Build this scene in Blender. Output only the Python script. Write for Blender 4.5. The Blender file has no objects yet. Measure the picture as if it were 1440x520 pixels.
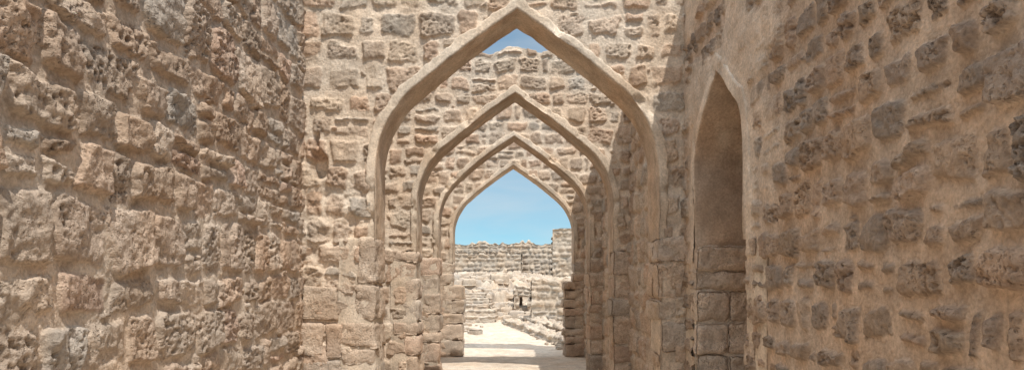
import bpy, math, numpy as np
from mathutils import Vector
R=math.radians
# ---------------- noise ----------------
def hsh(ix,iy,iz,seed):
    with np.errstate(over='ignore'):
        h=(ix.astype(np.int64)*374761393+iy.astype(np.int64)*668265263+iz*2147483647+seed*974634777)&0xffffffff
        h=((h^(h>>13))*1274126177)&0xffffffff
        h=((h^(h>>16))*2246822519)&0xffffffff
        h=h^(h>>15)
    return (h&0xffffff)/float(0x1000000)
def vn2(x,y,seed):
    ix=np.floor(x);iy=np.floor(y);fx=x-ix;fy=y-iy
    fx=fx*fx*fx*(fx*(fx*6-15)+10);fy=fy*fy*fy*(fy*(fy*6-15)+10)
    ix=ix.astype(np.int64);iy=iy.astype(np.int64);z=np.int64(0)
    a=hsh(ix,iy,z,seed);b=hsh(ix+1,iy,z,seed);c=hsh(ix,iy+1,z,seed);d=hsh(ix+1,iy+1,z,seed)
    return ((a*(1-fx)+b*fx)*(1-fy)+(c*(1-fx)+d*fx)*fy)*2-1
def fbm2(x,y,seed,octs=4,gain=.5):
    s=0;a=1;t=0
    for o in range(octs):
        s=s+a*vn2(x,y,seed+o*17);t+=a;a*=gain;x,y=x*1.9+y*.6+3.1,y*1.9-x*.6+7.7
    return s/t
def vn3(x,y,z,seed):
    i=[np.floor(q) for q in (x,y,z)];f=[q-w for q,w in zip((x,y,z),i)]
    f=[q*q*(3-2*q) for q in f];i=[q.astype(np.int64) for q in i];r=0
    for a in (0,1):
        for b in (0,1):
            for c in (0,1):
                w=(f[0] if a else 1-f[0])*(f[1] if b else 1-f[1])*(f[2] if c else 1-f[2])
                r=r+w*hsh(i[0]+a,i[1]+b,i[2]+c,seed)
    return r*2-1
def fbm3(x,y,z,seed,octs=4):
    s=0;a=1;t=0
    for o in range(octs):
        s=s+a*vn3(x,y,z,seed+o*31);t+=a;a*=.5;x,y,z=x*2.03+5.2,y*2.03+1.3,z*2.03+9.1
    return s/t
def worley2(x,y,seed):
    ix=np.floor(x).astype(np.int64);iy=np.floor(y).astype(np.int64);best=np.full(x.shape,9.0)
    z=np.int64(0)
    for a in(-1,0,1):
        for b in(-1,0,1):
            px=ix+a+hsh(ix+a,iy+b,z,seed);py=iy+b+hsh(ix+a,iy+b,z,seed+5)
            rr=.35+.65*hsh(ix+a,iy+b,z,seed+9)
            best=np.minimum(best,np.hypot(px-x,py-y)/rr)
    return best
def sstep(a,b,x):
    t=np.clip((x-a)/(b-a),0,1);return t*t*(3-2*t)
# ---------------- materials ----------------
def masonry_mat(name,bump=.6,pores=1.0,tint=(1,1,1)):
    m=bpy.data.materials.new(name);m.use_nodes=True;nt=m.node_tree;N=nt.nodes;L=nt.links
    for n in list(N):N.remove(n)
    out=N.new('ShaderNodeOutputMaterial');b=N.new('ShaderNodeBsdfPrincipled');L.new(b.outputs[0],out.inputs[0])
    b.inputs['Roughness'].default_value=1
    b.inputs['Specular IOR Level'].default_value=.1
    at=N.new('ShaderNodeAttribute');at.attribute_name='Col'
    tc=N.new('ShaderNodeTexCoord')
    def noise(sc,det=6,rough=.6):
        n=N.new('ShaderNodeTexNoise');n.inputs['Scale'].default_value=sc;n.inputs['Detail'].default_value=det;n.inputs['Roughness'].default_value=rough
        L.new(tc.outputs['Object'],n.inputs['Vector']);return n
    def mr(src,a,b_,c,d):
        n=N.new('ShaderNodeMapRange');L.new(src,n.inputs[0])
        for i,v in zip((1,2,3,4),(a,b_,c,d)):n.inputs[i].default_value=v
        return n.outputs[0]
    def math_(op,a,b_):
        n=N.new('ShaderNodeMath');n.operation=op
        for i,v in enumerate((a,b_)):
            if isinstance(v,(int,float)):n.inputs[i].default_value=v
            else:L.new(v,n.inputs[i])
        return n.outputs[0]
    n1=noise(6,4,.65);n2=noise(55,4,.62);n3=noise(2.0,1,.5)
    f=math_('MULTIPLY',mr(n1.outputs[0],.3,.7,.80,1.2),mr(n2.outputs[0],.3,.7,.76,1.22))
    v=N.new('ShaderNodeTexVoronoi');v.inputs['Scale'].default_value=62;v.inputs['Randomness'].default_value=1
    dn=N.new('ShaderNodeVectorMath');dn.operation='MULTIPLY_ADD'
    L.new(n2.outputs['Color'],dn.inputs[0]);dn.inputs[1].default_value=(.02,.02,.02);L.new(tc.outputs['Object'],dn.inputs[2])
    L.new(dn.outputs[0],v.inputs['Vector'])
    pore=mr(v.outputs['Distance'],.12,.42,1,0)
    pmask=math_('MULTIPLY',mr(n1.outputs[0],.45,.6,0,1),at.outputs['Alpha'])
    pore=math_('MULTIPLY',pore,pmask)
    mul=N.new('ShaderNodeMix');mul.data_type='RGBA';mul.blend_type='MULTIPLY';mul.inputs[0].default_value=1
    comb=N.new('ShaderNodeCombineColor')
    for i in range(3):L.new(math_('MULTIPLY',f,tint[i]),comb.inputs[i])
    L.new(at.outputs['Color'],mul.inputs[6]);L.new(comb.outputs[0],mul.inputs[7])
    mx=N.new('ShaderNodeMix');mx.data_type='RGBA';mx.blend_type='MULTIPLY'
    L.new(mr(n3.outputs[0],.4,.65,0,.75),mx.inputs[0]);L.new(mul.outputs[2],mx.inputs[6]);mx.inputs[7].default_value=(1.0,.915,.835,1)
    L.new(mx.outputs[2],b.inputs['Base Color'])
    h=math_('SUBTRACT',math_('MULTIPLY',n2.outputs[0],1.1),math_('MULTIPLY',pore,pores))
    bp=N.new('ShaderNodeBump');bp.inputs['Strength'].default_value=bump;bp.inputs['Distance'].default_value=.012
    L.new(h,bp.inputs['Height']);L.new(bp.outputs[0],b.inputs['Normal'])
    return m
M_stone=masonry_mat('coral_stone_masonry',.7,.9)
M_rough=masonry_mat('eroded_stone_masonry',.9,1.2)
M_plaster=masonry_mat('lime_plaster',.5,.15)
# ---------------- mesh build ----------------
def make_mesh(name,co,quads,col,mat,parent=None,smooth=True):
    me=bpy.data.meshes.new(name)
    nv=len(co);nf=len(quads)
    col=np.array(col,dtype=np.float32).reshape(-1,4)
    lum=col[:,:3]@np.array([.3,.59,.11],dtype=np.float32)
    col[:,:3]=(lum[:,None]+.96*(col[:,:3]-lum[:,None]))*1.04
    me.vertices.add(nv);me.vertices.foreach_set('co',np.ascontiguousarray(co,dtype=np.float32).ravel())
    me.loops.add(nf*4);me.polygons.add(nf)
    me.loops.foreach_set('vertex_index',np.ascontiguousarray(quads,dtype=np.int32).ravel())
    me.polygons.foreach_set('loop_start',np.arange(0,nf*4,4,dtype=np.int32))
    me.polygons.foreach_set('use_smooth',np.full(nf,smooth))
    a=me.color_attributes.new('Col','FLOAT_COLOR','POINT')
    a.data.foreach_set('color',np.ascontiguousarray(col).ravel())
    me.update(calc_edges=True);me.materials.append(mat)
    ob=bpy.data.objects.new(name,me);bpy.context.scene.collection.objects.link(ob)
    if parent:ob.parent=parent
    return ob
def empty(name):
    e=bpy.data.objects.new(name,None);bpy.context.scene.collection.objects.link(e);return e
# ---------------- masonry field ----------------
PAL_ARCH=[(.50,.385,.29),(.53,.42,.32),(.47,.345,.25),(.45,.36,.28),(.43,.37,.305),(.56,.455,.35),(.52,.38,.28),(.48,.385,.295),(.52,.41,.315),(.46,.34,.25)]
PAL_LEFT=[(.44,.34,.26),(.47,.37,.285),(.39,.295,.22),(.38,.305,.24),(.39,.335,.28),(.49,.395,.31),(.44,.325,.24),(.42,.325,.25),(.46,.33,.25)]
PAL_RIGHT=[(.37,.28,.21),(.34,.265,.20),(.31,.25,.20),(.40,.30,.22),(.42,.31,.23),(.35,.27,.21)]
PAL_FAR=[(.50,.42,.335),(.46,.38,.30),(.54,.455,.365),(.42,.36,.30)]
def masonry(U,V,seed,row=(.18,.3),wid=(.2,.45),gap=.03,prot=.04,edge=.03,rough=.012,pit=.02,pits=28,
            pal=PAL_ARCH,mortar=(.47,.38,.29),warp=.035,chips=0,cover=.0,mrough=.008,base=0,pitcov=.5,crust=.3,rnd=(.3,.85),dome=.4,fw=.016,ct=(2,2)):
    rng=np.random.RandomState(seed)
    UU,VV=np.meshgrid(U,V,indexing='ij')
    wu=UU+warp*fbm2(UU*2.6,VV*2.6,seed+1,3)+fw*fbm2(UU*13,VV*13,seed+2,3)
    wv=VV+warp*1.2*fbm2(UU*2.2,VV*2.6,seed+3,3)+fw*fbm2(UU*13,VV*13,seed+4,3)
    D=np.full(UU.shape,1.0);ID=np.zeros(UU.shape,np.int32)
    st=[]
    v=V[0]-.1
    while v<V[-1]+.1:
        rh=rng.uniform(*row);u=U[0]-.2-rng.uniform(0,.2)
        while u<U[-1]+.2:
            w=rng.uniform(*wid)*(1 if rng.rand()>.15 else .6)
            g=gap*rng.uniform(.6,1.5)
            if rng.rand()<.14 and rh>.17:
                k=rng.uniform(.35,.65)
                st.append((u+w/2,v+rh*k/2,w/2-g/2,rh*k/2-g/2));st.append((u+w/2,v+rh*(1+k)/2,w/2-g/2,rh*(1-k)/2-g/2))
            else:
                hh=rh*rng.uniform(.84,1.04)
                st.append((u+w/2,v+rh/2+rng.uniform(-.014,.014),w/2-g/2,hh/2-g/2))
            u+=w
        v+=rh
    for _ in range(chips):
        st.append((rng.uniform(U[0],U[-1]),rng.uniform(V[0],V[-1]),rng.uniform(.015,.04),rng.uniform(.012,.03)))
    nchip0=len(st)-chips
    for i,(cu,cv,hw,hh) in enumerate(st):
        hw=max(hw,.02);hh=max(hh,.015);m=.1
        i0,i1=np.searchsorted(U,[cu-hw-m,cu+hw+m]);j0,j1=np.searchsorted(V,[cv-hh-m,cv+hh+m])
        if i1<=i0 or j1<=j0:continue
        x=wu[i0:i1,j0:j1]-cu;y=wv[i0:i1,j0:j1]-cv
        a=rng.uniform(-.09,.09);x,y=x*math.cos(a)-y*math.sin(a),x*math.sin(a)+y*math.cos(a)
        sk=rng.uniform(-.16,.16);x=x*(1+sk*y/max(hh,.05)) ;y=y*(1+rng.uniform(-.14,.14)*x/max(hw,.05))
        r=min(hw,hh)*rng.uniform(*rnd)
        qx=np.abs(x)-(hw-r);qy=np.abs(y)-(hh-r)
        sd=np.hypot(np.maximum(qx,0),np.maximum(qy,0))+np.minimum(np.maximum(qx,qy),0)-r
        Ds=D[i0:i1,j0:j1];mk=sd<Ds
        if i>=nchip0: mk&=(Ds>.004)
        Ds[mk]=sd[mk];ID[i0:i1,j0:j1][mk]=i
    n=len(st);rp=rng.rand(n,8)
    s=-D+.014*fbm2(UU*16,VV*16,seed+6,4)-cover*(.5+.9*fbm2(UU*1.7,VV*1.7,seed+7,3))
    body=sstep(0,edge,s)
    ru=UU+rp[ID,0]*37;rv=VV+rp[ID,1]*37
    cx=np.array([q[0] for q in st])[ID];cy=np.array([q[1] for q in st])[ID]
    H=body*prot*(.45+.9*rp[ID,2])
    H+=body*((rp[ID,3]-.5)*.14*(UU-cx)+(rp[ID,4]-.5)*.16*(VV-cy))
    H+=np.clip(s/.09,0,1)**.6*prot*dome
    n1=fbm2(ru*7,rv*7,seed+11,5,.55)
    rid=1-np.abs(fbm2(ru*11,rv*11,seed+13,4,.55))*2
    H+=body*rough*(n1*1.1+ (rid-.4)*.5)
    pw=worley2(ru*pits+n1*.8,rv*pits,seed+21)
    pm=sstep(.52,.25,pw)*sstep(-.2,.35,fbm2(ru*9,rv*9,seed+23,3)+(rp[ID,5]-.5)*1.3+pitcov-.5)
    pw2=worley2(ru*pits*.45+n1*.9,rv*pits*.45,seed+25)
    pm2=sstep(.4,.15,pw2)*sstep(.1,.4,fbm2(ru*5,rv*5,seed+27,3)+(rp[ID,5]-.5)+pitcov-.5)
    H-=body*(pit*pm+pit*1.5*pm2)
    mn=fbm2(UU*9,VV*9,seed+31,5,.6)
    H+=(1-body)*mrough*mn*1.6+base+ .02*fbm2(UU*.8,VV*.8,seed+33,2)
    P=np.array(pal);c=P[(rp[ID,6]*len(pal)).astype(int)%len(pal)]*(.86+.22*rp[ID,7])[...,None]
    cn=fbm2(ru*4,rv*4,seed+41,4);c=c*(1+.20*cn)[...,None]
    lp=sstep(.05,.4,fbm2(UU*5,VV*5,seed+45,5,.6))[...,None]
    c=c*(1-crust*lp)+np.array(mortar)*crust*lp
    m=np.array(mortar)*(1+.12*mn+.10*fbm2(UU*1.1,VV*1.1,seed+43,3))[...,None]
    bm=sstep(-.004,.012,s+.006*cn)[...,None]
    C=c*bm+m*(1-bm);C=C*(1-.16*np.maximum(pm,pm2)*body)[...,None]
    return H,np.dstack([C,bm[...,0]])
def seg(*parts):
    out=[]
    for a,b,r in parts:out.append(np.arange(a,b-1e-6,r))
    out.append(np.array([parts[-1][1]]));return np.concatenate(out)
def wrap_wall(name,org,Ud,Dd,us,h,t,resv,mat,hole=None,drop=None,parent=None,dent=None,recol=None,vs=None,**kw):
    if vs is None: vs=seg((0,h,resv),(h,h+t,max(resv,.03)),(h+t,2*h+t,max(.09,resv)))
    H,C=masonry(us,vs,**kw)
    UU,VV=np.meshgrid(us,vs,indexing='ij')
    z=np.where(VV<h,VV,np.where(VV<h+t,h,2*h+t-VV));d=np.where(VV<h,0,np.where(VV<h+t,VV-h,t))
    a=sstep(-.05,.05,VV-h)*math.pi/2+sstep(-.05,.05,VV-h-t)*math.pi/2
    if dent is not None:H=dent(UU,VV,H)
    if recol is not None:C=recol(UU,VV,C)
    nd=-np.cos(a);nz=np.sin(a)
    dd=d+nd*H;zz=z+nz*H
    if drop is not None:
        zz=zz-drop(UU)*np.clip(zz/h,0,1.05)**(4 if h<3 else 16)
    org=np.array(org,float);Ud=np.array(Ud,float);Dd=np.array(Dd,float)
    co=org+UU[...,None]*Ud+dd[...,None]*Dd;co[...,2]+=zz
    nu,nv=UU.shape;idx=np.arange(nu*nv).reshape(nu,nv)
    q=np.stack([idx[:-1,:-1],idx[1:,:-1],idx[1:,1:],idx[:-1,1:]],-1)
    if hole is not None:
        uc=(UU[:-1,:-1]+UU[1:,1:])/2;zc=(z[:-1,:-1]+z[1:,1:])/2;vc=(VV[:-1,:-1]+VV[1:,1:])/2
        keep=~hole(uc,zc,vc);q=q[keep]
    q=q.reshape(-1,4)
    return make_mesh(name,co.reshape(-1,3),q,C.reshape(-1,4),mat,parent)
# ---------------- blocks ----------------
class Acc:
    def __init__(s):s.co=[];s.q=[];s.c=[];s.n=0
    def add(s,co,q,c):
        s.co.append(co);s.q.append(q+s.n);s.c.append(c);s.n+=len(co)
    def build(s,name,mat,parent=None):
        return make_mesh(name,np.concatenate(s.co),np.concatenate(s.q),np.concatenate(s.c),mat,parent)
def block(acc,c,half,seed,col,r=.03,disp=.012,res=.02,rotz=0,tilt=0,Ud=(1,0,0),Dd=(0,1,0),org=(0,0,0),pit=.012,crust=(.58,.485,.385)):
    half=np.array(half,float);r=min(r,half.min()*.9);pts=[];qs=[];n=0
    for ax in range(3):
        a,b=[k for k in range(3) if k!=ax]
        na=max(2,int(2*half[a]/res));nb=max(2,int(2*half[b]/res))
        A,B=np.meshgrid(np.linspace(-half[a],half[a],na+1),np.linspace(-half[b],half[b],nb+1),indexing='ij')
        for sg in(-1,1):
            p=np.zeros(A.shape+(3,));p[...,a]=A;p[...,b]=B;p[...,ax]=sg*half[ax]
            idx=np.arange(A.size).reshape(A.shape)+n;n+=A.size
            pts.append(p.reshape(-1,3));qs.append(np.stack([idx[:-1,:-1],idx[1:,:-1],idx[1:,1:],idx[:-1,1:]],-1).reshape(-1,4))
    p=np.concatenate(pts);q=np.concatenate(qs)
    _,ui,inv=np.unique(np.round(p,4),axis=0,return_index=True,return_inverse=True);inv=inv.ravel()
    p=p[ui];q=inv[q]
    core=np.clip(p,-(half-r),half-r);nn=p-core;nn/=np.maximum(np.linalg.norm(nn,axis=1),1e-6)[:,None]
    o=seed*3.17
    f=fbm3(p[:,0]*5+o,p[:,1]*5,p[:,2]*5,seed,3)*1.6+fbm3(p[:,0]*16,p[:,1]*16+o,p[:,2]*16,seed+3,4)*.9
    pp=sstep(.15,.5,fbm3(p[:,0]*34,p[:,1]*34+o,p[:,2]*34,seed+8,2))
    P=core+nn*(r+disp*f-pit*pp)[:,None]
    rg=np.random.RandomState(seed);k=rg.uniform(-.08,.08,3)
    P[:,0]*=1+k[0]*P[:,2]/half[2];P[:,2]+=k[1]*P[:,0]*.6
    ca,sa=math.cos(rotz),math.sin(rotz);x=P[:,0]*ca-P[:,1]*sa;y=P[:,0]*sa+P[:,1]*ca
    ct,s_=math.cos(tilt),math.sin(tilt);z=P[:,2]*ct+x*s_;x=x*ct-P[:,2]*s_
    x+=c[0];y+=c[1];z+=c[2]
    Ud=np.array(Ud,float);Dd=np.array(Dd,float)
    W=np.array(org,float)+x[:,None]*Ud+y[:,None]*Dd;W[:,2]+=z
    cc=np.array(col)*(1+.13*f[:,None])*(1-.15*pp[:,None])
    lp=sstep(0,.4,fbm3(W[:,0]*6,W[:,1]*6,W[:,2]*6,seed%7+40,4))[:,None]*.45
    cc=cc*(1-lp)+np.array(crust)*lp
    acc.add(W,q,np.hstack([np.clip(cc,0,1),np.ones((len(W),1))]))
# ---------------- pointed arch ----------------
TH=R(53)
def arch_curve(a,off,zs,zb,step=.02):
    k=a/1.2;c0=.3*k;r=.9*k+off;pts=[]
    n=max(2,int((zs-zb)/step))
    for i in range(n):pts.append((c0+r,zb+(zs-zb)*i/n))
    m=int(.9*k*TH/step)
    for i in range(m):
        t=TH*i/m;pts.append((c0+r*math.cos(t),zs+r*math.sin(t)))
    x0,z0=c0+r*math.cos(TH),zs+r*math.sin(TH);za=zs+(c0*math.cos(TH)+r)/math.sin(TH)
    x00=c0+.9*k*math.cos(TH)
    l=int(x00/math.cos(R(37))/step)
    for i in range(l+1):
        t=i/l;bow=.02*k*math.sin(math.pi*t)
        pts.append((x0*(1-t)+bow*.6*(1),z0*(1-t)+za*t+bow*.8) if t<1 else (0,za))
    P=np.array(pts);Lh=P[:-1].copy();Lh[:,0]*=-1
    return np.vstack([Lh,P[::-1]])
def inside_arch(u,z,a,off,zs):
    k=a/1.2;c0=.3*k;r=.9*k+off;x=np.abs(u)
    low=(z<zs)&(x<c0+r)
    th=np.arctan2(z-zs,x-c0)
    up2=(z>=zs)&(x>=c0)&(th<TH)&(np.hypot(x-c0,z-zs)<r)
    up3=(z>=zs)&((x<c0)|(th>=TH))&(x*math.cos(TH)+(z-zs)*math.sin(TH)<c0*math.cos(TH)+r)
    return low|up2|up3
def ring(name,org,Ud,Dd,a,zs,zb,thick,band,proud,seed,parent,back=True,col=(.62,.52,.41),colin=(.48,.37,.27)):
    prof=[(band+.01,.06,0)]
    for t in np.linspace(0,1,4):prof.append((band,.03-(.03+proud)*t,0))
    for t in np.linspace(.12,.88,6):prof.append((band*(1-t),-proud-.004,0))
    prof.append((.004,-proud+.004,1))
    for t in np.linspace(.02,.99,22):prof.append((0,-proud+(thick+proud*2)*t,1))
    if back:
        for t in np.linspace(0,1,5):prof.append((band*t,thick+proud,0))
        prof.append((band,thick-.05,0))
    curves=[arch_curve(a,o,zs,zb) for o,_,_ in prof]
    n=len(curves[0]);m=len(prof)
    X=np.stack([c[:,0] for c in curves],1);Z=np.stack([c[:,1] for c in curves],1)
    Dp=np.tile(np.array([p[1] for p in prof]),(n,1));isin=np.tile(np.array([p[2] for p in prof]),(n,1))
    offs=np.tile(np.array([p[0] for p in prof]),(n,1))
    f=fbm3(X*6,Dp*6+seed,Z*6,seed,4);g=fbm3(X*2.2,Dp*2.2+seed,Z*2.2,seed+5,2)
    e1=fbm3(X*14,Dp*5,Z*14+seed,seed+15,3)
    chip=sstep(.22,.5,fbm3(X*5,Dp*3,Z*5+seed,seed+25,4))
    foot=sstep(zb+.7,zb,Z)
    outer=sstep(band*.5,band,offs)
    sc=.008*f+.009*g+.005*e1+foot*.03*fbm3(X*9,Dp*9,Z*9,seed+6,4)+outer*.020*(e1+f)
    D2=Dp+.008*fbm3(X*7,Dp*7,Z*7+seed,seed+9,4)+foot*(1-isin)*(Dp<.1)*.035+chip*(1-isin)*(Dp<.0)*.03
    X2=X+sc*np.clip(X/.08,-1,1)*-.6;Z2=Z-sc*.8
    org=np.array(org,float)
    co=org+X2[...,None]*np.array(Ud,float)+D2[...,None]*np.array(Dd,float);co[...,2]+=Z2
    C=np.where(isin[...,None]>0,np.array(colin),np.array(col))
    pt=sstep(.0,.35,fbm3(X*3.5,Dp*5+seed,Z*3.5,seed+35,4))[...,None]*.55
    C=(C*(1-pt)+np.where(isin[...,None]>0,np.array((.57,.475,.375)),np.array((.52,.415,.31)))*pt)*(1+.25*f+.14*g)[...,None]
    idx=np.arange(n*m).reshape(n,m)
    q=np.stack([idx[:-1,:-1],idx[1:,:-1],idx[1:,1:],idx[:-1,1:]],-1).reshape(-1,4)
    al=np.full(C.shape[:2]+(1,),.5)
    make_mesh(name,co.reshape(-1,3),q,np.concatenate([C,al],-1).reshape(-1,4),M_plaster,parent)
PAL_PIER=[(.51,.40,.305),(.54,.43,.335),(.48,.365,.275),(.46,.38,.305),(.52,.385,.29)]
def jambs(name,org,Ud,Dd,a,ztop,thick,seed,parent,sides=(-1,1),step_in=.0,maxw=.36,res=.02,d0=-.03,proud=.03,pal=PAL_PIER,extra=None,cw=.155):
    rng=np.random.RandomState(seed);acc=Acc();core=Acc()
    for sgn in sides:
        z=0;i=0
        while z<ztop-.02:
            hgt=rng.uniform(.15,.38)
            if z+hgt>ztop-.14:hgt=ztop-z
            w=rng.uniform(.5,1.)*maxw if i%2 else maxw*rng.uniform(.85,1.)
            inn=a-rng.uniform(-.012,.03)-(step_in if z<1.45 else 0)
            if z<1.45:w+=step_in
            uc=sgn*(inn+w/2)
            c=np.array(pal[rng.randint(len(pal))])*rng.uniform(.92,1.08)
            parts=[(d0,thick+proud)] if rng.rand()<.4 else [(d0,thick*.5),(thick*.5,thick+proud)]
            for (p0,p1) in parts:
                dj=rng.uniform(-.014,.014)
                block(acc,(uc+rng.uniform(-.012,.012),(p0+p1)/2+dj,z+hgt/2),(w/2-.002,(p1-p0)/2-.003,hgt/2-.003),seed*50+i*7+int(sgn)+int(p0*100),c*rng.uniform(.95,1.05),r=.04,disp=.018,res=res,Ud=Ud,Dd=Dd,org=org,tilt=rng.uniform(-.03,.03))
                i+=1
            z+=hgt
        block(core,(sgn*(a+.015+cw),thick/2,ztop/2),(cw,thick/2+.014,ztop/2),seed+3,(.56,.47,.37),r=.02,disp=.008,res=.03,Ud=Ud,Dd=Dd,org=org,pit=0)
    if extra:
        for j,(x0,x1,z0,z1) in enumerate(extra):
            block(acc,((x0+x1)/2,.08,(z0+z1)/2),((x1-x0)/2-.008,.12,(z1-z0)/2-.008),seed*50+900+j*3,np.array(pal[j%len(pal)])*rng.uniform(.93,1.05),r=.022,disp=.010,res=.015,Ud=Ud,Dd=Dd,org=org,tilt=rng.uniform(-.015,.015))
    acc.build(name+'_jamb_blocks',M_rough,parent);core.build(name+'_jamb_mortar',M_plaster,parent)

CX=.06;A=1.28;ZS=2.61;XL=-1.89;XR=1.60
def arch_wall(name,y,top,thick,res,seed,drop=None,dent=None,step_in=0,extra=None,**kw):
    e=empty(name);org=(CX,y,0);Ud=(1,0,0);Dd=(0,1,0);h=top
    us=seg((XL-CX-.1,XR-CX+.1,res))
    def hole(u,z,v):
        return inside_arch(u,z,A,.05,ZS)|((z<2.0)&(np.abs(u)<A+.15))
    wrap_wall('rubble_masonry',org,Ud,Dd,us,h,thick,res,M_stone,hole=hole,drop=drop,parent=e,dent=dent,seed=seed,**kw)
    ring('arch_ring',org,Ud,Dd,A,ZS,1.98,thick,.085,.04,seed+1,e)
    jambs('pier',org,Ud,Dd,A,2.0,thick,seed+2,e,step_in=step_in,res=.02 if y<8 else .03,extra=extra,cw=.17)
    return e
def dent1(U,V,H):
    x=U+CX+1.74;z=V-2.66
    r=np.hypot(x/.07,z/.13)+.35*fbm2(U*14,V*14,77,3)
    r2=np.hypot((x+.02)/.03,(z-.2)/.10)+.3*fbm2(U*14,V*14,78,3)
    H=H-.14*sstep(1.2,.7,r)-.08*sstep(1.1,.5,r2)
    er=sstep(2.9,2.4,V)*sstep(-1.0,-1.35,U)*sstep(0,.4,V-1.2)
    return H+er*.04*fbm2(U*8,V*8,79,5)
AW=dict(row=(.18,.28),wid=(.19,.38),gap=.040,prot=.021,edge=.016,rough=.018,pit=.012,pitcov=.42,mortar=(.64,.535,.425),mrough=.008,cover=.003,chips=180,warp=.025,crust=.20,rnd=(.2,.65),dome=.15,fw=.018)
xl=XL-CX
ex=[(xl+.0,xl+.33,1.24,1.56),(xl-.02,xl+.20,.92,1.23),(xl+.21,xl+.37,.90,1.22),(xl,xl+.36,.58,.89),(xl,xl+.22,.28,.57),(xl+.23,xl+.38,.27,.56),(xl,xl+.36,0,.27)]
arch_wall('pointed_arch_wall',6.2,4.9,.41,.010,101,dent=dent1,extra=ex,**AW)
dr=lambda U:.04+.04*vn2(U*3.5,U*0,5)+.03*vn2(U*9,U*0,6)
arch_wall('pointed_arch_wall',8.95,4.66,.42,.012,202,drop=dr,**AW)
arch_wall('pointed_arch_wall',11.6,5.0,.42,.017,303,drop=dr,**AW)
arch_wall('pointed_arch_wall',14.5,5.0,.45,.02,404,step_in=.2,**AW)
# ---------------- side walls ----------------
LW=dict(row=(.20,.36),wid=(.20,.48),gap=.028,prot=.030,edge=.018,rough=.026,pit=.016,pits=26,pal=PAL_LEFT,mortar=(.54,.44,.345),warp=.035,cover=.0,mrough=.010,pitcov=.44,chips=220,base=.0,crust=.24,rnd=(.12,.5),dome=.1,fw=.014)
us=seg((-3,1.2,.06),(1.2,2.0,.02),(2.0,3.6,.0075),(3.6,5,.010),(5,6.3,.013))
wrap_wall('rubble_stone_wall',(XL,0,0),(0,1,0),(-1,0,0),us,4.9,.6,.0085,M_rough,seed=17,**LW)
BW=dict(row=(.2,.32),wid=(.2,.42),gap=.03,prot=.025,edge=.025,rough=.022,pit=.015,pal=PAL_ARCH,mortar=(.54,.445,.35),warp=.04,mrough=.015,pitcov=.5,rnd=(.2,.6),dome=.2)
us=seg((6.25,9,.014),(9,14.95,.022))
wrap_wall('rubble_stone_wall',(XL+.05,0,0),(0,1,0),(-1,0,0),us,4.6,.6,.016,M_stone,seed=12,**BW)
wrap_wall('rubble_stone_wall',(XR-.02,0,0),(0,1,0),(1,0,0),us,4.25,.6,.016,M_stone,seed=13,**BW)
RWm=empty('niche_stone_wall')
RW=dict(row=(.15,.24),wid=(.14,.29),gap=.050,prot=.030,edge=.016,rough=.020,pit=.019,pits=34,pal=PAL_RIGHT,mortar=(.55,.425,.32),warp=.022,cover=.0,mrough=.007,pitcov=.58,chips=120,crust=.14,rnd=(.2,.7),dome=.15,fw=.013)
NC=5.22;NA=.60;NZ=2.52
us=seg((-3,1.0,.06),(1.0,1.7,.02),(1.7,3.2,.0075),(3.2,5,.010),(5,6.3,.012))
def holeN(u,z,v):
    return (v<3.6)&(inside_arch(u-NC,z,NA,.05,NZ)|((z<1.9)&(np.abs(u-NC)<NA+.06)))
def kN(U,V):
    n=.16*fbm2(U*4,V*4,95,4)
    k=np.zeros(U.shape)
    for o in (.16,.20,.24,.28):k=k+.25*inside_arch((U-NC)*(1+n*.25),V+n*.4,NA,o,NZ)
    k=k*sstep(1.6,2.0,V+n*2)
    k2=sstep(3.9,4.15,U+.12*fbm2(U*3,V*3,91,3))*sstep(2.1,2.6,V+.3*fbm2(U*4,V*4,92,3))*sstep(-.25,.1,fbm2(U*2.5,V*2.5,93,4))
    return np.maximum(k,k2*.85)
def dentN(U,V,H):
    k=kN(U,V)
    return H*(1-k)+k*(.026+.014*fbm2(U*6,V*6,90,5))
def recN(U,V,C):
    k=kN(U,V)[...,None];C=C.copy()
    p=np.array((.62,.515,.41))*(1+.15*fbm2(U*5,V*5,94,4))[...,None]
    C[...,:3]=C[...,:3]*(1-k)+p*k;C[...,3:]*=(1-.7*k);return C
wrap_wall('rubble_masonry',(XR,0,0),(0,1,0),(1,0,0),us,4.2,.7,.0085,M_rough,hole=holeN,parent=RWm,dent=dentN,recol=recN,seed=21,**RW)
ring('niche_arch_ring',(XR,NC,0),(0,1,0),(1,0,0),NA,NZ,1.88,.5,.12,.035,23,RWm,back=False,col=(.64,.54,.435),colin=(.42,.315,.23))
jambs('niche',(XR,NC,0),(0,1,0),(1,0,0),NA,1.9,.5,24,RWm,maxw=.26,proud=0,cw=.19)
us=seg((NC-.85,NC+.85,.015))
wrap_wall('niche_back',(XR+.48,0,0),(0,1,0),(1,0,0),us,3.7,.1,.015,M_rough,parent=RWm,seed=25,**dict(RW,chips=30,gap=.04))
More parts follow.
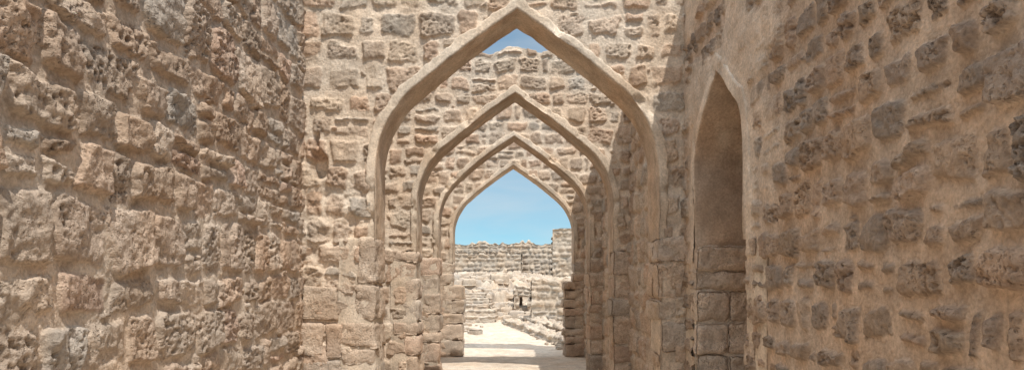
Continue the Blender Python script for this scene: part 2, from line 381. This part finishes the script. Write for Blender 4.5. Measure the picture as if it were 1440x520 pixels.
# ---------------- ground ----------------
gx=np.concatenate([-np.geomspace(400,4.2,24),np.arange(-4,4.01,.05),np.geomspace(4.2,400,24)])
gy=np.concatenate([-np.geomspace(400,3.2,20),np.arange(-3,10,.12),np.arange(10,32,.05),np.geomspace(32.2,900,40)])
X,Y=np.meshgrid(gx,gy,indexing='ij')
near=sstep(60,20,np.hypot(X,Y-10))
Zg=near*(.018*fbm2(X*1.2,Y*1.2,51,4)+.010*fbm2(X*7,Y*7,52,3))
Hp,Cp=masonry(np.arange(-2.2,2.2,.04),np.arange(10,32,.05),seed=551,row=(.4,.7),wid=(.4,.8),gap=.05,prot=.008,edge=.05,rough=.006,pit=.0,pal=PAL_FAR,mortar=(.6,.52,.42),cover=.05,mrough=.004)
gc=np.array((.57,.49,.40))*(1+.16*fbm2(X*.9,Y*.9,53,4)+.12*fbm2(X*4,Y*4,54,4))[...,None]
ix=np.clip(((X+2.2)/.04).astype(int),0,Hp.shape[0]-1);iy=np.clip(((Y-10)/.05).astype(int),0,Hp.shape[1]-1)
inp=((np.abs(X)<2.1)&(Y>10.1)&(Y<27))*sstep(-.1,.3,fbm2(X*.7,Y*.5,55,3))
Zg=Zg+inp*(Hp[ix,iy]-.01);pm_=(inp*Cp[ix,iy,3]*.5)[...,None]
gc=gc*(1-pm_)+Cp[ix,iy,:3]*1.15*pm_
idx=np.arange(X.size).reshape(X.shape);q=np.stack([idx[:-1,:-1],idx[1:,:-1],idx[1:,1:],idx[:-1,1:]],-1).reshape(-1,4)
make_mesh('ground',np.stack([X,Y,Zg],-1).reshape(-1,3),q,np.dstack([gc,X*0+.2]).reshape(-1,4),masonry_mat('sandy_ground',.4,.2))
# ---------------- courtyard ruins ----------------
FW=dict(row=(.16,.28),wid=(.25,.6),gap=.05,prot=.06,edge=.05,rough=.04,pit=.015,pal=PAL_FAR,mortar=(.50,.42,.335),warp=.06,mrough=.02,base=0)
def ruin(name,p0,p1,h,t,res,seed,dropamp=.1,hole=None,parent=None,slope=0,**k):
    p0=np.array(p0,float);p1=np.array(p1,float);L=np.linalg.norm(p1-p0);u=(p1-p0)/L
    n=np.array([-u[1],u[0]])
    drp=lambda U:dropamp*(.5+.5*fbm2(U*1.1,U*0,seed+60,4))+.25*dropamp*vn2(U*5,U*0,seed+61)+slope*(1-U/L)
    e=parent or empty(name)
    wrap_wall('wall_masonry',(p0[0],p0[1],0),(u[0],u[1],0),(n[0],n[1],0),seg((0,L,res)),h,t,res,M_stone,hole=hole,drop=drp,seed=seed,parent=e,**dict(FW,**k))
    for (q0,dirn,o,hs) in ((p0,n,-u,h-dropamp*.6-slope),(p1,n,u,h-dropamp*.6)):
        us=seg((0,t,res))
        wrap_wall('end_masonry',(q0[0],q0[1],0),(n[0],n[1],0),(-o[0],-o[1],0),us,hs,.05,res,M_stone,seed=seed+7,parent=e,**dict(FW,**k))
    return e
ruin('rampart_wall',(-4.5,41),(14,40),4.1,2.0,.05,501,.5,row=(.2,.34),slope=.0)
ruin('rampart_wall',(-16,39.5),(.6,39.2),3.6,1.3,.06,521,.8,row=(.2,.34))
ruin('rampart_wall',(-10,37.2),(-.2,36.8),2.4,1.5,.05,502,.7,row=(.2,.36))
def bankz(X,Y):
    yw=Y+.6*fbm2(X*.5,X*0,512,3)+.3*fbm2(X*1.3,Y*1.3,513,3)+np.clip(X+1.0,0,9)*-.9
    z=-.15+.32*sstep(27.9,28.0,yw)+.38*sstep(29.5,29.65,yw)+.50*sstep(31.2,31.35,yw)+.45*sstep(33.0,33.3,yw)
    z=z+.12*np.clip(yw-33.5,0,4)+.14*fbm2(X*.8,Y*.8,514,4)
    return z
bx=seg((-13,3.6,.05));by=seg((27.2,39,.045))
H,C=masonry(bx,by,seed=511,**dict(FW,row=(.25,.5),prot=.09,rough=.06,edge=.07,warp=.12,wid=(.25,.7)))
X,Y=np.meshgrid(bx,by,indexing='ij')
z=bankz(X,Y)+H
C=C.copy();C[...,:3]=C[...,:3]*(1+.2*fbm2(X*.6,Y*.6,516,3))[...,None]
idx=np.arange(X.size).reshape(X.shape);q=np.stack([idx[:-1,:-1],idx[1:,:-1],idx[1:,1:],idx[:-1,1:]],-1).reshape(-1,4)
bank=make_mesh('ruined_terrace_bank',np.stack([X,Y,z],-1).reshape(-1,3),q,C.reshape(-1,4),M_stone)
acc=Acc();rng=np.random.RandomState(19)
for i in range(220):
    x=rng.uniform(-3.2,2.6);y=rng.uniform(27.6,37)
    s=rng.uniform(.06,.16) if rng.rand()<.7 else rng.uniform(.16,.28)
    z0=float(bankz(np.array([x]),np.array([y]))[0])
    block(acc,(x,y,max(z0,0)+s*.55),(s*rng.uniform(.9,1.7),s,s*rng.uniform(.6,.9)),2900+i,np.array(PAL_FAR[i%4])*rng.uniform(.85,1.12),r=s*.3,disp=s*.1,res=max(s*.35,.03),rotz=rng.uniform(-.5,.5))
acc.build('fallen_blocks',M_stone,bank)
steps=empty('stone_steps')
for j in range(5):
    ruin('step',(-2.5,26.8+j*.62),(-.62-.12*j+.1*(j%2),26.7+j*.62),.22*(j+1),3.2-j*.6,.03,540+j,.04,parent=steps,row=(.2,.24),gap=.03,prot=.03,rough=.02,warp=.02)
gh=lambda u,z,v:(np.abs(u-.42)<.17)&(z<.95)&(z>.15)
ruin('doorway_ruin',(.15,29.6),(2.2,29.2),1.5,.7,.035,516,.25,hole=gh,row=(.2,.3))
ruin('block_house_ruin',(.74,23.8),(3.2,23.3),1.80,4,.035,506,.16,row=(.2,.3),gap=.04,prot=.045)
ruin('tower_ruin',(1.90,30.9),(6,30.4),4.6,3,.05,507,.5,slope=.75)
k1=ruin('kerb_wall',(-.30,26),(1.35,16.2),.20,.5,.03,508,.08)
ruin('kerb_wall',(.35,25.5),(1.8,17.6),.34,.5,.03,509,.12,parent=k1)
acc=Acc();rng=np.random.RandomState(9)
for i in range(150):
    y=rng.uniform(15.5,28);x=rng.choice([rng.uniform(-2.6,-1.0),rng.uniform(.6,2.6),rng.uniform(-3,3)],p=[.45,.3,.25])
    if y<26 and -1.0<x<.5 and rng.rand()<.9:continue
    s=rng.uniform(.02,.09) if rng.rand()<.8 else rng.uniform(.1,.2)
    block(acc,(x,y,s*.35),(s*rng.uniform(.8,1.5),s,s*rng.uniform(.5,.9)),900+i,np.array(PAL_FAR[i%4])*rng.uniform(.85,1.1),r=s*.4,disp=s*.12,res=max(s*.35,.02),rotz=rng.uniform(0,3))
acc.build('scattered_stones',M_stone)
# ---------------- sky, sun ----------------
S=Vector((.24,-.50,1.0)).normalized()
el=math.asin(S.z);rot=math.atan2(S.x,S.y)
w=bpy.data.worlds.new('World');bpy.context.scene.world=w;w.use_nodes=True;nt=w.node_tree;N=nt.nodes;L=nt.links
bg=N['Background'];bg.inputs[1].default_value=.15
sk=N.new('ShaderNodeTexSky');sk.sky_type='NISHITA';sk.sun_disc=False;sk.sun_elevation=el;sk.sun_rotation=rot
sk.air_density=1.0;sk.dust_density=.3;sk.ozone_density=1.0
tc=N.new('ShaderNodeTexCoord');mp=N.new('ShaderNodeMapping');mp.inputs['Scale'].default_value=(1.0,1.0,4.5);mp.inputs['Location'].default_value=(.7,.3,.2)
va=N.new('ShaderNodeVectorMath');va.operation='ADD';va.inputs[1].default_value=(0,0,.09);L.new(tc.outputs['Generated'],va.inputs[0])
vn=N.new('ShaderNodeVectorMath');vn.operation='NORMALIZE';L.new(va.outputs[0],vn.inputs[0]);L.new(vn.outputs[0],sk.inputs[0])
tn=N.new('ShaderNodeMix');tn.data_type='RGBA';tn.blend_type='MULTIPLY';tn.inputs[0].default_value=1;tn.inputs[7].default_value=(.72,1.0,.95,1);L.new(sk.outputs[0],tn.inputs[6])
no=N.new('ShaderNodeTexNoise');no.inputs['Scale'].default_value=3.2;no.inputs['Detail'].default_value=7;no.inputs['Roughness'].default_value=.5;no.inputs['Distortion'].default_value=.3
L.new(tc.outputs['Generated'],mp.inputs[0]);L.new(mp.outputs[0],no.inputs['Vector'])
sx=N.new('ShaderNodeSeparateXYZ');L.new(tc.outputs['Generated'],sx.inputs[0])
fill_veil=N.new('ShaderNodeMapRange');fill_veil.inputs[1].default_value=.45;fill_veil.inputs[2].default_value=.85;fill_veil.inputs[3].default_value=.5;fill_veil.inputs[4].default_value=2.4;L.new(sx.outputs[2],fill_veil.inputs[0])  # denser cloud overhead, out of view, added to fill the shaded walls
cb=N.new('ShaderNodeMapRange');cb.inputs[1].default_value=.45;cb.inputs[2].default_value=.85;cb.inputs[3].default_value=5.2;cb.inputs[4].default_value=15.5;L.new(sx.outputs[2],cb.inputs[0])  # cloud brightness raised towards the zenith as added fill light
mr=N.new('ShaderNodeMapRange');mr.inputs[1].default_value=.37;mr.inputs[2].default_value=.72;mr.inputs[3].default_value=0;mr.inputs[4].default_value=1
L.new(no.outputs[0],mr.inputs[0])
mm=N.new('ShaderNodeMath');mm.operation='MULTIPLY';mm.use_clamp=True;L.new(mr.outputs[0],mm.inputs[0]);L.new(fill_veil.outputs[0],mm.inputs[1])
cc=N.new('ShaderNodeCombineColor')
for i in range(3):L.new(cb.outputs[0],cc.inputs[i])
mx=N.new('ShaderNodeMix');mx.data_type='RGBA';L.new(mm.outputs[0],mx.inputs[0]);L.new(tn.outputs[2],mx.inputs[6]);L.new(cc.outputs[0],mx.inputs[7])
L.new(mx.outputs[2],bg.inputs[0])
sl=bpy.data.lights.new('sun','SUN');sl.energy=4.0;sl.angle=R(.5);sl.color=(1,.955,.885)
so=bpy.data.objects.new('sun',sl);bpy.context.scene.collection.objects.link(so);so.rotation_euler=(-S).to_track_quat('-Z','Y').to_euler()
# ---------------- camera ----------------
cd=bpy.data.cameras.new('camera');cd.lens=24;cd.sensor_width=36;cd.shift_y=.0938;cd.shift_x=.0014;cd.clip_end=2000
cam=bpy.data.objects.new('camera',cd);bpy.context.scene.collection.objects.link(cam);cam.location=(0,0,1.6);cam.rotation_euler=(R(90),0,0)
bpy.context.scene.camera=cam
vs=bpy.context.scene.view_settings;vs.view_transform='Standard';vs.look='None';vs.exposure=0
